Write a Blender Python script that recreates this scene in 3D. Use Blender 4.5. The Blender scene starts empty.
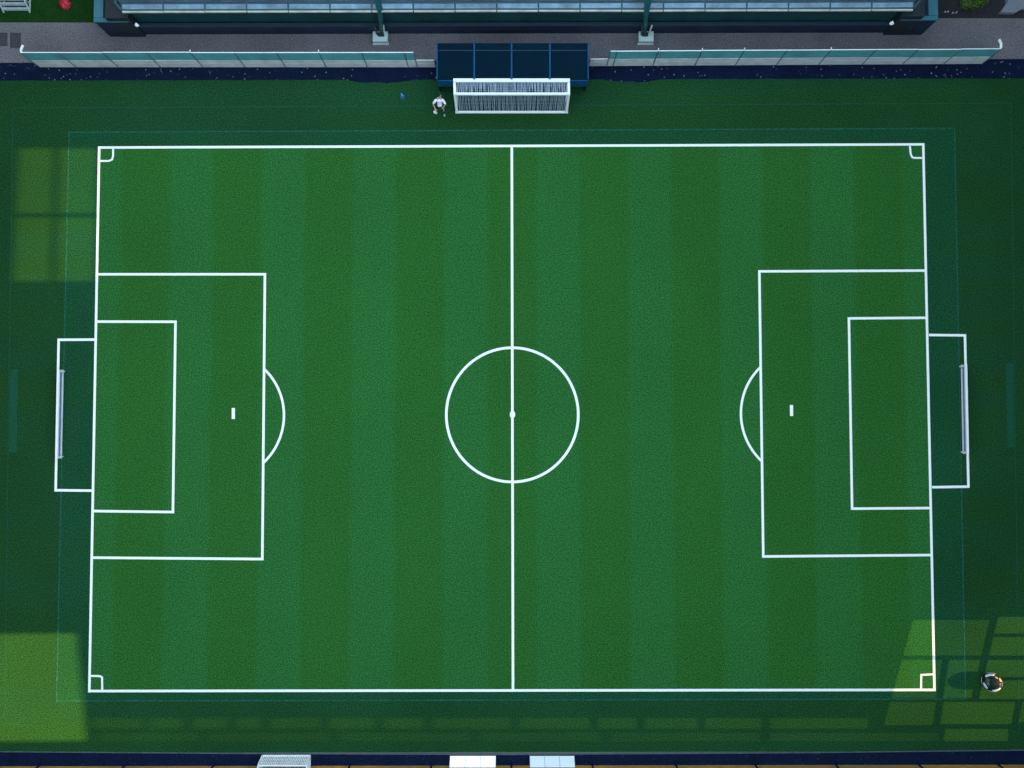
import bpy, bmesh, math, random
from mathutils import Vector, Matrix, noise
R = math.radians
random.seed(7)
scene = bpy.context.scene
COL = scene.collection

# ------------------------------------------------------------------ camera, sky, sun, exposure
H, F, TILT = 48.0, 768.0, 2.15
cam_d = bpy.data.cameras.new('camera')
cam = bpy.data.objects.new('camera', cam_d); COL.objects.link(cam)
cam.location = (0, 0, H); cam.rotation_euler = (R(TILT), 0, 0)
cam_d.sensor_width = 36.0; cam_d.lens = 36.0*F/1024.0
cam_d.clip_start = 0.5; cam_d.clip_end = 3000
scene.camera = cam
CAMR = Matrix.Rotation(R(TILT), 3, 'X')

SUN_EL, SUN_AZ = 25.0, 4.0            # azimuth: degrees north of +x
world = bpy.data.worlds.new('World'); scene.world = world; world.use_nodes = True
wn = world.node_tree
sky = wn.nodes.new('ShaderNodeTexSky'); sky.sky_type = 'NISHITA'; sky.sun_disc = False
sky.dust_density = 0.0; sky.sun_elevation = R(SUN_EL); sky.sun_rotation = R(90-SUN_AZ)
bg = wn.nodes['Background']; bg.inputs['Strength'].default_value = 0.12
hs = wn.nodes.new('ShaderNodeHueSaturation'); hs.inputs['Saturation'].default_value = .62
wn.links.new(sky.outputs[0], hs.inputs['Color']); wb = wn.nodes.new('ShaderNodeMix'); wb.data_type = 'RGBA'; wb.blend_type = 'MULTIPLY'; wb.inputs[0].default_value = 1
wb.inputs[7].default_value = (.98, 1.05, .93, 1)
wn.links.new(hs.outputs[0], wb.inputs[6]); wn.links.new(wb.outputs[2], bg.inputs[0])
sd = bpy.data.lights.new('sun', 'SUN'); sd.energy = 3.0; sd.angle = R(0.28); sd.color = (1.0, 0.78, 0.42)
so = bpy.data.objects.new('sun', sd); COL.objects.link(so)
SUND = Vector((math.cos(R(SUN_EL))*math.cos(R(SUN_AZ)), math.cos(R(SUN_EL))*math.sin(R(SUN_AZ)), math.sin(R(SUN_EL))))
so.rotation_euler = SUND.to_track_quat('Z', 'Y').to_euler(); so.location = (60, 5, 60)
vs = scene.view_settings
vs.view_transform = 'Standard'; vs.look = 'None'; vs.gamma = 1.0; vs.exposure = 3.06; vs.use_curve_mapping = False

# ------------------------------------------------------------------ helpers
def P(px, py, z=0.0):
    """the point at height z seen at a place of the photograph"""
    d = CAMR @ Vector((px-512.0, 384.0-py, -F))
    t = (z-H)/d.z
    return Vector((d.x*t, d.y*t, z))

def link(name, me, m=None, parent=None):
    o = bpy.data.objects.new(name, me); COL.objects.link(o)
    if m: me.materials.append(m)
    if parent: o.parent = parent
    return o
def empty(name, loc=(0,0,0)):
    o = bpy.data.objects.new(name, None); COL.objects.link(o); o.location = loc
    o.empty_display_size = .3
    return o
def tag(o, label, cat, group=None):
    o['label'] = label; o['category'] = cat
    if group: o['group'] = group
    return o
def struct(o, kind='structure'):
    o['kind'] = kind; return o
def copy_tree(o, parent=None):
    c = o.copy(); COL.objects.link(c); c.parent = parent
    for ch in list(o.children): copy_tree(ch, c)
    return c

class MB:
    def __init__(s): s.bm = bmesh.new()
    def box(s, x0, y0, z0, x1, y1, z1, bev=0.0):
        r = bmesh.ops.create_cube(s.bm, size=1.0)
        for v in r['verts']:
            v.co = Vector(((x0+x1)/2+v.co.x*(x1-x0), (y0+y1)/2+v.co.y*(y1-y0), (z0+z1)/2+v.co.z*(z1-z0)))
        if bev:
            es = list({e for v in r['verts'] for e in v.link_edges})
            bmesh.ops.bevel(s.bm, geom=es, offset=bev, segments=2, affect='EDGES', profile=.5)
        return s
    def bar(s, a, b, w, h=None, up=(0,0,1)):
        h = h or w; a = Vector(a); b = Vector(b); d = b-a
        t = d.normalized(); u = Vector(up)
        if abs(t.dot(u)) > .98: u = Vector((0,1,0))
        sx = t.cross(u).normalized(); sz = sx.cross(t)
        vs_ = []
        for p in (a, b):
            for i, j in ((-1,-1),(1,-1),(1,1),(-1,1)):
                vs_.append(s.bm.verts.new(p+sx*(i*w/2)+sz*(j*h/2)))
        for f in ((3,2,1,0),(4,5,6,7),(0,1,5,4),(1,2,6,5),(2,3,7,6),(3,0,4,7)):
            s.bm.faces.new([vs_[k] for k in f])
        return s
    def tube(s, pts, r, n=8):
        pts = [Vector(p) for p in pts]; rings = []
        rr = r if isinstance(r, (list, tuple)) else [r]*len(pts)
        for i, p in enumerate(pts):
            t = (pts[min(i+1, len(pts)-1)]-pts[max(i-1, 0)]).normalized()
            u = Vector((0,0,1)) if abs(t.z) < .95 else Vector((0,1,0))
            sx = t.cross(u).normalized(); sz = sx.cross(t)
            rings.append([s.bm.verts.new(p+(sx*math.cos(2*math.pi*k/n)+sz*math.sin(2*math.pi*k/n))*rr[i]) for k in range(n)])
        for i in range(len(rings)-1):
            for k in range(n):
                s.bm.faces.new((rings[i][k], rings[i][(k+1)%n], rings[i+1][(k+1)%n], rings[i+1][k]))
        s.bm.faces.new(rings[0][::-1]); s.bm.faces.new(rings[-1])
        return s
    def ball(s, c, r, sc=(1,1,1), sub=2):
        q = bmesh.ops.create_icosphere(s.bm, subdivisions=sub, radius=r)
        for v in q['verts']: v.co = Vector((v.co.x*sc[0], v.co.y*sc[1], v.co.z*sc[2]))+Vector(c)
        return s
    def poly(s, pts):
        s.bm.faces.new([s.bm.verts.new(Vector(p)) for p in pts]); return s
    def prism(s, pts, z0, z1):
        a = [s.bm.verts.new((p[0], p[1], z0)) for p in pts]; b = [s.bm.verts.new((p[0], p[1], z1)) for p in pts]
        n = len(pts)
        s.bm.faces.new(a[::-1]); s.bm.faces.new(b)
        for i in range(n): s.bm.faces.new((a[i], a[(i+1)%n], b[(i+1)%n], b[i]))
        return s
    def strip(s, pts, w, z, closed=False):
        """a flat painted line of width w along ground points, mitred"""
        pts = [Vector((p[0], p[1])) for p in pts]; n = len(pts); L = []; Rr = []
        for i in range(n):
            if closed: a, b = pts[i-1], pts[(i+1)%n]
            else: a, b = pts[max(i-1,0)], pts[min(i+1,n-1)]
            d1 = (pts[i]-a).normalized() if (pts[i]-a).length > 1e-6 else (b-pts[i]).normalized()
            d2 = (b-pts[i]).normalized() if (b-pts[i]).length > 1e-6 else d1
            n1 = Vector((-d1.y, d1.x)); n2 = Vector((-d2.y, d2.x))
            m = (n1+n2).normalized(); k = (w/2)/max(.3, m.dot(n1))
            L.append(s.bm.verts.new((pts[i].x+m.x*k, pts[i].y+m.y*k, z))); Rr.append(s.bm.verts.new((pts[i].x-m.x*k, pts[i].y-m.y*k, z)))
        for i in range(n if closed else n-1):
            j = (i+1) % n
            s.bm.faces.new((Rr[i], Rr[j], L[j], L[i]))
        return s
    def build(s, name, m=None, parent=None, smooth=False):
        bmesh.ops.recalc_face_normals(s.bm, faces=s.bm.faces[:])
        me = bpy.data.meshes.new(name); s.bm.to_mesh(me); s.bm.free()
        if smooth:
            for p in me.polygons: p.use_smooth = True
        return link(name, me, m, parent)

# ------------------------------------------------------------------ materials
class Mat:
    def __init__(s, name):
        s.m = bpy.data.materials.new(name); s.m.use_nodes = True
        s.nt = s.m.node_tree; s.b = s.nt.nodes['Principled BSDF']
        g = s.nt.nodes.new('ShaderNodeNewGeometry'); s.pos = g.outputs['Position']
    def n(s, t, **kw):
        q = s.nt.nodes.new(t)
        for k, v in kw.items(): setattr(q, k, v)
        return q
    def noise(s, scale, detail=3, rough=.6, stretch=None):
        q = s.n('ShaderNodeTexNoise'); q.inputs['Scale'].default_value = scale
        q.inputs['Detail'].default_value = detail; q.inputs['Roughness'].default_value = rough
        src = s.pos
        if stretch:
            mp = s.n('ShaderNodeMapping'); mp.inputs['Scale'].default_value = stretch
            s.nt.links.new(s.pos, mp.inputs[0]); src = mp.outputs[0]
        s.nt.links.new(src, q.inputs['Vector']); return q.outputs['Fac']
    def ramp(s, fac, stops):
        q = s.n('ShaderNodeValToRGB'); e = q.color_ramp.elements
        while len(e) < len(stops): e.new(.5)
        for i, (p, c) in enumerate(stops):
            e[i].position = p; e[i].color = (c[0], c[1], c[2], 1) if isinstance(c, (tuple, list)) else (c, c, c, 1)
        s.nt.links.new(fac, q.inputs[0]); return q.outputs[0]
    def mix(s, fac, a, b, blend='MIX'):
        q = s.n('ShaderNodeMix', data_type='RGBA', blend_type=blend)
        for i, v in ((0, fac), (6, a), (7, b)):
            if hasattr(v, 'links'): s.nt.links.new(v, q.inputs[i])
            elif i == 0: q.inputs[0].default_value = v
            else: q.inputs[i].default_value = (v[0], v[1], v[2], 1)
        return q.outputs[2]
    def math(s, op, a, b=0.0, c=None):
        q = s.n('ShaderNodeMath', operation=op)
        for i, v in enumerate((a, b, c)):
            if v is None: continue
            if hasattr(v, 'links'): s.nt.links.new(v, q.inputs[i])
            else: q.inputs[i].default_value = v
        return q.outputs[0]
    def bump(s, fac, strength=.3, dist=.02):
        q = s.n('ShaderNodeBump'); q.inputs['Strength'].default_value = strength; q.inputs['Distance'].default_value = dist
        s.nt.links.new(fac, q.inputs['Height']); s.nt.links.new(q.outputs[0], s.b.inputs['Normal'])
    def out(s, colour, rough=.8, metal=0.0, spec=.3):
        if hasattr(colour, 'links'): s.nt.links.new(colour, s.b.inputs['Base Color'])
        else: s.b.inputs['Base Color'].default_value = (*colour, 1)
        s.b.inputs['Roughness'].default_value = rough; s.b.inputs['Metallic'].default_value = metal
        s.b.inputs['Specular IOR Level'].default_value = spec
        return s.m

def plain(name, c, rough=.6, var=.18, scale=3.0, metal=0.0, spec=.4, fine=0.0):
    M = Mat(name)
    col = M.mix(M.ramp(M.noise(scale, 4), [(.3, 0.0), (.7, 1.0)]), [x*(1-var) for x in c], [min(1, x*(1+var)) for x in c])
    if fine:
        col = M.mix(M.ramp(M.noise(22, 2), [(.35, 0.0), (.65, 1.0)]), col, [x*(1-fine) for x in c])
    return M.out(col, rough, metal, spec)

def grass_finish(M, col, grain=.68):
    g = M.ramp(M.noise(13.0, 3, .78), [(.35, 1-grain), (.65, 1+grain*.8)])
    q = M.mix(1.0, col, g, 'MULTIPLY')
    tuft = M.ramp(M.noise(15.0, 2, .6), [(.55, 0.0), (.75, .42)])
    q = M.mix(tuft, q, (.038, .115, .022))
    M.bump(M.noise(9, 3), .5, .03)
    return q

def turf_pitch():
    M = Mat('pitch_turf')
    sx = M.n('ShaderNodeSeparateXYZ'); M.nt.links.new(M.pos, sx.inputs[0])
    wob = M.math('MULTIPLY_ADD', M.noise(.6, 3), .5, -.25)
    x = M.math('ADD', sx.outputs[0], wob)
    c = M.math('COSINE', M.math('MULTIPLY', x, 2*math.pi/5.78))
    f = M.ramp(M.math('MULTIPLY_ADD', c, .5, .5), [(.37, 0.0), (.56, 1.0)])
    light = (.0225, .124, .028); dark = (.0215, .112, .0195)
    col = M.mix(f, light, dark)
    big = M.ramp(M.noise(.11, 4, .55), [(.3, .94), (.7, 1.06)])
    col = M.mix(1.0, col, big, 'MULTIPLY')
    return M.out(grass_finish(M, col), .95, 0, .05)

def turf_outer(a=(.0105, .057, .020), b=(.0115, .056, .0155)):
    M = Mat('surround_turf')
    band = M.ramp(M.noise(1.0, 3, .5, (.03, .42, 1)), [(.4, 0.0), (.6, 1.0)])
    col = M.mix(band, a, b)
    big = M.ramp(M.noise(.12, 4, .55), [(.3, .85), (.7, 1.12)])
    col = M.mix(1.0, col, big, 'MULTIPLY')
    return M.out(grass_finish(M, col, .68), .95, 0, .05)

def verge_grass():
    M = Mat('verge_grass')
    col = M.mix(M.ramp(M.noise(1.2, 4), [(.35, 0.0), (.65, 1.0)]), (.006, .032, .006), (.009, .043, .008))
    return M.out(grass_finish(M, col, .5), .95, 0, .05)

def asphalt():
    M = Mat('asphalt_paving')
    col = M.mix(M.ramp(M.noise(.35, 5), [(.3, 0.0), (.7, 1.0)]), (.118, .110, .124), (.162, .150, .164))
    col = M.mix(1.0, col, M.ramp(M.noise(12, 3, .8), [(.33, .5), (.67, 1.45)]), 'MULTIPLY')
    M.bump(M.noise(14, 3), .3, .01)
    return M.out(col, .9, 0, .2)

def rubber(specks=.6):
    M = Mat('navy_rubber')
    col = M.mix(M.ramp(M.noise(.9, 5), [(.3, 0.0), (.7, 1.0)]), (.004, .0075, .025), (.006, .012, .036))
    col = M.mix(1.0, col, M.ramp(M.noise(10, 2, .7), [(.35, .7), (.65, 1.35)]), 'MULTIPLY')
    v = M.n('ShaderNodeTexVoronoi'); v.inputs['Scale'].default_value = 3.6; M.nt.links.new(M.pos, v.inputs['Vector'])
    patchy = M.ramp(M.noise(.5, 3), [(.42, 0.0), (.56, 1.0)])
    speck = M.math('MULTIPLY', M.ramp(v.outputs['Distance'], [(.09, 1.0), (.17, 0.0)]), patchy)
    col = M.mix(M.math('MULTIPLY', speck, specks), col, (.35, .42, .45))
    return M.out(col, .9, 0, .04)

def ochre():
    M = Mat('ochre_ground')
    sx = M.n('ShaderNodeSeparateXYZ'); M.nt.links.new(M.pos, sx.inputs[0])
    col = M.mix(M.ramp(M.noise(.2, 4), [(.35, 0.0), (.65, 1.0)]), (.17, .10, .032), (.30, .145, .022))
    col = M.mix(1.0, col, M.ramp(M.noise(6, 4, .7, (.4, 2.5, 1)), [(.3, .7), (.7, 1.25)]), 'MULTIPLY')
    return M.out(col, .9, 0, .2)

def paint(name, c, worn=.12):
    M = Mat(name)
    w = M.ramp(M.noise(6.0, 4, .7), [(.25, 1.0), (.45, 0.0)])
    col = M.mix(M.math('MULTIPLY', w, worn), c, (.10, .22, .14))
    return M.out(col, .8, 0, .1)

def faint_paint(name, c, keep):
    """worn paint: the grass shows through where the paint has gone"""
    M = Mat(name)
    w = M.ramp(M.noise(5.0, 4, .7), [(.5-keep, 0.0), (.5+keep, 1.0)])
    col = M.mix(w, (.011, .058, .026), c)
    return M.out(grass_finish(M, col, .25), .9, 0, .05)

def tinted(name, t, warm=(1, .80, .30)):  # amber tint added to warm and dim the sun patches
    m = bpy.data.materials.new(name); m.use_nodes = True; nt = m.node_tree; nt.nodes.clear()
    o = nt.nodes.new('ShaderNodeOutputMaterial'); tr = nt.nodes.new('ShaderNodeBsdfTransparent')
    gl = nt.nodes.new('ShaderNodeBsdfGlossy'); gl.inputs['Roughness'].default_value = .05
    gl.inputs['Color'].default_value = (.6, .65, .7, 1)
    mx = nt.nodes.new('ShaderNodeMixShader'); mx.inputs[0].default_value = .08
    tr.inputs['Color'].default_value = (t*warm[0], t*warm[1], t*warm[2], 1)
    nt.links.new(tr.outputs[0], mx.inputs[1]); nt.links.new(gl.outputs[0], mx.inputs[2]); nt.links.new(mx.outputs[0], o.inputs[0])
    return m

def net_mat(name, c):
    return plain(name, c, .7, .25, 6.0)

M_PITCH, M_TURF, M_VERGE, M_ASPH, M_RUB, M_OCH = turf_pitch(), turf_outer(), verge_grass(), asphalt(), rubber(), ochre()
M_LINE = paint('white_line_paint', (.88, .90, .90))
M_TEALLINE = faint_paint('worn_teal_line_paint', (.015, .115, .095), .14)
M_TEALBOX = faint_paint('teal_box_paint', (.010, .085, .05), .3)
M_WHITE = plain('white_painted_steel', (.82, .83, .84), .4, .05, 2)
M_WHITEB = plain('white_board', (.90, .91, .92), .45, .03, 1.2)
M_BOARD = plain('pale_hoarding', (.60, .61, .61), .5, .18, 1.4)
M_GLASS = plain('teal_screen', (.11, .38, .40), .18, .16, .8, spec=.6)
M_DARKST = plain('dark_steel', (.03, .05, .06), .5, .2)
M_POST = plain('grey_teal_post', (.09, .15, .16), .5, .2)
M_ALU = plain('aluminium_rail', (.55, .62, .62), .35, .12, 2, metal=.3)
M_NAVYROOF = plain('dark_navy_sheet', (.004, .027, .052), .75, .14, 1.5, spec=.05, fine=.12)
M_BLUE = plain('blue_painted_steel', (.004, .064, .165), .6, .15, spec=.15)
M_STEEL_TEAL = plain('teal_painted_steel', (.012, .085, .095), .4, .25, 2)
M_NAVYWALL = plain('navy_wall', (.008, .018, .045), .7, .3, .8)
M_TEALWALL = plain('dark_teal_wall', (.006, .044, .047), .6, .3, .8)
M_TEALCAP = plain('teal_parapet', (.030, .125, .165), .42, .2, 1)
M_SLATE = plain('slate_terrace', (.050, .062, .098), .8, .2, 1.2, fine=.2)
M_PANE = plain('pale_blue_roof_glazing', (.30, .44, .58), .25, .4, .9, spec=.7)
M_PANE2 = plain('grey_blue_roof_glazing', (.07, .12, .17), .35, .4, .9, spec=.4)
M_GUT = plain('cream_gutter', (.42, .44, .40), .5, .3, 1.0)
M_CONC = plain('pale_concrete', (.50, .62, .60), .8, .12, 3, fine=.1)
M_NAVYPOST = plain('navy_post', (.006, .012, .045), .8, .2, spec=.05)
M_NET = net_mat('white_net_cord', (.27, .33, .42))
M_NETBLUE = net_mat('blue_grey_net_cord', (.14, .24, .46))
M_SHADEWALL = plain('shade_wall_grey', (.07, .07, .08), .8, .15, .3)

# ------------------------------------------------------------------ the setting: ground sheets
struct(MB().poly([(-1500,-1500,-.02), (1500,-1500,-.02), (1500,1500,-.02), (-1500,1500,-.02)]).build('ground', plain('far_ground', (.10, .105, .10), .9, .2, .05)))
def quad_px(a, b, c, d, z): return [P(*a, z), P(*b, z), P(*c, z), P(*d, z)]
EX = 500
# turf: everything between the two navy strips
tl, tr_, br_, bl_ = P(-130, 80.5), P(1154, 77.8), P(1154, 751), P(-130, 753)
struct(MB().poly([(bl_.x, bl_.y, 0), (br_.x, br_.y, 0), (tr_.x, tr_.y, 0), (tl.x, tl.y, 0)]).build('turf', M_TURF))
TL, TR, BR, BL = (99.3,147.6), (923.2,144.4), (934.4,689.8), (89.4,691.0)
struct(MB().poly([P(*p, .004) for p in (BL, BR, TR, TL)]).build('pitch', M_PITCH))
struct(MB().poly([P(*p, .002) for p in ((56.5,701), (965.5,699), (954.5,128.4), (69,132.2))]).build('pitch_surround', turf_outer((.009,.064,.028),(.0095,.064,.024))))

# navy strip above, its lower edge worn into the turf in two places
pts = [P(-130, 63.4, .008), P(1154, 58.6, .008)]
low = []
for px in range(1154, -131, -6):
    y = 80.6 - .0022*px + .35*noise.noise(Vector((px*.05, 3, 0)))
    for cx, w, d in ((380, 36, 4.2), (632, 32, 3.8)):
        t = abs(px-cx)/w
        if t < 1: y += d*(1-t*t)*(.75+.6*noise.noise(Vector((px*.11, 9, 0))))
    low.append(P(px, y, .008))
struct(MB().poly(pts+low).build('navy_strip', M_RUB))
kp = [P(x, 80.2) for x in (-130, 340)]
# asphalt walkway behind
struct(MB().poly([P(-130, 63.2, .006), P(1154, 58.4, .006), P(1154, -70, .006), P(-130, -70, .006)]).build('walkway', M_ASPH))
# navy strip and ochre ground on the near side
pts = [P(x, y, .008) for x, y in ((-130, 766.5), (1154, 764.5), (1154, 749.6), (1024, 750.6), (800, 753.2), (512, 755.0), (250, 754.0), (0, 752.2), (-130, 751.5))]
struct(MB().poly(pts).build('navy_strip', rubber(.08)))
struct(MB().strip([P(x, y-.6) for x, y in ((-130,751.5),(0,752.2),(250,754),(512,755),(800,753.2),(1024,750.6),(1154,749.6))], .07, .014).build('kerb_line', plain('grey_kerb', (.06,.085,.10), .8, .3, 4)))
struct(MB().poly([P(-130, 768+200, .005), P(1154, 968, .005), P(1154, 764.3, .005), P(-130, 766.3, .005)]).build('ochre_ground', M_OCH))
# verge, planting bed, patches on the walkway
struct(MB().poly([P(-130, 22.3, .012), P(97, 22.5, .012), P(99, -70, .012), P(-130, -70, .012)]).build('grass_verge', M_VERGE))
struct(MB().poly([P(934, 18.2, .012), P(1154, 18.4, .012), P(1154, -70, .012), P(934, -70, .012)]).build('planting_bed', plain('dark_soil', (.022, .020, .026), .95, .5, 5, fine=.4)))
mp = plain('worn_dark_paving', (.052, .050, .062), .9, .25, 4, fine=.25)
struct(MB().poly([P(-8,32.5,.012), P(7.5,32.5,.012), P(7.5,46,.012), P(-8,46,.012)]).build('paving_patch', mp))
struct(MB().poly([P(10,32.5,.012), P(21,33,.012), P(21,48.5,.012), P(10,48,.012)]).build('paving_patch', mp))

# ------------------------------------------------------------------ painted markings
LW = .155
def line(name, pts, z, w=LW, closed=False, m=None):
    return struct(MB().strip([P(*p) for p in pts], w, z, closed).build(name, m or M_LINE))
line('boundary_line', [TL, TR, BR, BL], .010, LW, True)
line('halfway_line', [(511.8,147.3), (513.0,689.2)], .014, .16)
cc = P(512.3, 414.6); cr = 65.9/16.0
struct(MB().strip([(cc.x+cr*math.cos(a*math.pi/60), cc.y+cr*1.016*math.sin(a*math.pi/60)) for a in range(120)], .165, .018, True).build('centre_circle', M_LINE))
struct(MB().poly([P(512.5+2.7*math.cos(k*math.pi/8), 414.5+3.9*math.sin(k*math.pi/8), .022) for k in range(16)]).build('centre_spot', M_LINE))
line('penalty_area_line', [(97.6,274.3), (265,274.3), (262.4,559), (91.2,557.6)], .014)
line('penalty_area_line', [(926.6,270.6), (759.3,271.4), (763.2,556.4), (932.6,555)], .014)
line('goal_area_line', [(96.8,321.6), (175.6,321.8), (173,512), (92.2,511)], .014)
line('goal_area_line', [(927.6,317.8), (848.8,318.4), (852,508.6), (931.8,508)], .014)
line('goal_box_line', [(95.4,339.6), (58.8,339.8), (55.8,490.2), (92.2,490.6)], .014)
line('goal_box_line', [(928.8,335), (964.8,335.4), (968.3,486.6), (932,487.2)], .014)
def arc(cx, cy, r, a0, a1, z):
    c = P(cx, cy); r /= 16.0
    n = 40
    return struct(MB().strip([(c.x+r*math.cos(R(a0+(a1-a0)*i/n)), c.y+r*math.sin(R(a0+(a1-a0)*i/n))) for i in range(n+1)], .15, z).build('penalty_arc', M_LINE))
arc(219.5, 416, 64.5, -46.2, 46.2, .018)
arc(805.7, 414, 64.8, 180-46.3, 180+46.3, .018)
line('penalty_spot', [(233.4,408), (233.4,419)], .014, .2)
line('penalty_spot', [(791.4,405), (791.5,416)], .014, .2)
line('corner_mark', [(113.2,149), (113.2,156), (112.2,159.5), (109,161), (100,161)], .014, .12)
line('corner_mark', [(909.8,146), (910.6,154), (912,157.2), (914,158), (922,158)], .014, .12)
line('corner_mark', [(90.5,675.8), (100,676), (102.2,677.5), (102.4,689.5)], .014, .12)
line('corner_mark', [(921,688.5), (921.2,674.8), (933.6,674.2)], .014, .12)
line('faint_line', [(69,132.2), (954.5,128.4), (965.5,699), (56.5,701)], .007, .085, True, M_TEALLINE)
line('faint_line', [(34,725), (9,724.5), (4.5,719), (13,108), (1011,103.2), (1019,735)], .007, .06, False, faint_paint('very_worn_line_paint', (.012,.080,.050), .35))
struct(MB().poly([P(x, y, .007) for x, y in ((10.4,369.5),(18,369.5),(16.6,452.5),(9,452.5))]).build('faint_box', M_TEALBOX))
struct(MB().poly([P(x, y, .007) for x, y in ((1005.8,363.5),(1013,363.5),(1014.6,447.5),(1007.4,447.5))]).build('faint_box', M_TEALBOX))

# ------------------------------------------------------------------ unseen blockers added outside the frame; openings in the east wall shape sun patches
X0 = 37.0
def to_wall(g):
    k = (X0-g.x)/SUND.x
    return (g.y+SUND.y*k, SUND.z*k)
OPEN = []                                     # (quad in pixels on the ground, transmission)
def op(q, t): OPEN.append((q, t))
# four openings shaping the sun patch by the top-left corner of the pitch
for (x0a, x0b, x1a, x1b) in ((17.5, 14.5, 53.0, 51.5), (57.0, 55.5, 97, 95.5)):
    op([(x0a,148.5), (x1a,148.5), (x1b,213), (x0b,213)], .52)
for (x0a, x0b, x1a, x1b) in ((14.5, 11.5, 51.5, 49.5), (55.5, 53.5, 95.5, 93.5)):
    op([(x0a,217.5), (x1a,217.5), (x1b,281), (x0b,281)], .52)
op([(-12,634), (75.5,633.5), (86.5,740.5), (-12,741.5)], 1.0)
def lx(y): return 911-(y-620)*.276
def m1(y): return 951-(y-620)*.16
def m2(y): return 993-(y-618)*.235
def cell(fa, fb, y0, y1, t, ga=0, gb=0):
    op([(fa(y0)+ga, y0), (fb(y0)-gb, y0), (fb(y1)-gb, y1), (fa(y1)+ga, y1)], t)
edge = lambda y: 1036.0
cell(lx, m2, 620, 655.5, .28, 0, 3)
cell(m2, edge, 617, 633.5, .40, 3, 0); cell(m2, edge, 637, 655.5, .40, 3, 0)
cell(lx, m1, 660, 698, .28, 0, 2.5); cell(m1, m2, 660, 698, .35, 2.5, 3)
cell(m2, edge, 660, 677, .40, 3, 0); cell(m2, edge, 680.5, 699, .40, 3, 0)
cell(lx, m1, 702, 725, .28, 0, 2); cell(m1, lambda y: 1016-(y-700)*.2, 702, 724, .37, 4, 0)
cell(lambda y: 1021-(y-700)*.2, edge, 702, 722, .34, 0, 0)
cell(m1, lambda y: 1008.0, 729, 741, .32, 10, 0)
for a, b in ((90,142),(147,184),(191,228),(234,262),(268,320),(327,375),(381,424),(430,510),(518,590),(596,637),(643,697),(703,762),(768,868)):
    op([(a,718), (b,718), (b,728.5), (a,728.5)], .20)
for a, b in ((95,200),(206,330),(338,470),(478,600),(610,760),(768,938)):
    op([(a,733), (b,733), (b,741), (a,741)], .12)

def wall_with_sun_openings():  # unseen wall added to shade the pitch except at the traced sun patches
    bm = bmesh.new()
    def loop(pts):
        v = [bm.verts.new((X0, y, z)) for y, z in pts]
        for i in range(len(v)): bm.edges.new((v[i], v[(i+1) % len(v)]))
    loop([(-75, -.01), (95, -.01), (95, 38), (-75, 38)])
    quads = []
    for q, t in OPEN:
        w = [to_wall(P(*p)) for p in q]; quads.append((w, t)); loop(w)
    bmesh.ops.triangle_fill(bm, edges=bm.edges[:], use_beauty=True)
    r = bmesh.ops.extrude_face_region(bm, geom=bm.faces[:])
    for v in r['geom']:
        if isinstance(v, bmesh.types.BMVert): v.co.x += .12
    bmesh.ops.recalc_face_normals(bm, faces=bm.faces[:])
    me = bpy.data.meshes.new('added_shade_wall'); bm.to_mesh(me); bm.free()
    o = link('added_shade_wall', me, M_SHADEWALL)
    tag(o, 'tall unseen wall added right of the pitch, its tinted openings shaping the sun patches', 'wall')
    mats = {}
    for w, t in quads:
        if t not in mats: mats[t] = tinted('sun_patch_tint', t)
        MB().poly([(X0+.06, y, z) for y, z in w]).build('sun_opening', mats[t], o)
wall_with_sun_openings()
def shade_stand(label, axis, d0, d1, half, steps, h0, h):  # unseen stands added to darken the edges of the pitch
    b = MB()
    for i in range(steps):
        a, c = d0+(d1-d0)*i/steps, d0+(d1-d0)*(i+1)/steps; z = h0+(h-h0)*i/(steps-1)
        if axis == 'x': b.box(a, -half, 0, c, half, z)
        else: b.box(-half, a, 0, half, c, z)
    tag(b.build('added_shade_stand', plain('dark_shade_stand', (.014, .014, .018), .8, .15, .3)), label, 'grandstand')
shade_stand('unseen stepped stand added to darken the edge, beyond the left side of the pitch', 'x', -35, -47, 70, 14, 27, 38)
shade_stand('unseen stepped stand added to darken the edge, beyond the bottom side of the pitch', 'y', -31, -43, 34, 14, 22, 34)
shade_stand('unseen stepped stand added to darken the edge, behind the dark teal grandstand', 'y', 41, 53, 34, 14, 24, 36)

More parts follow.
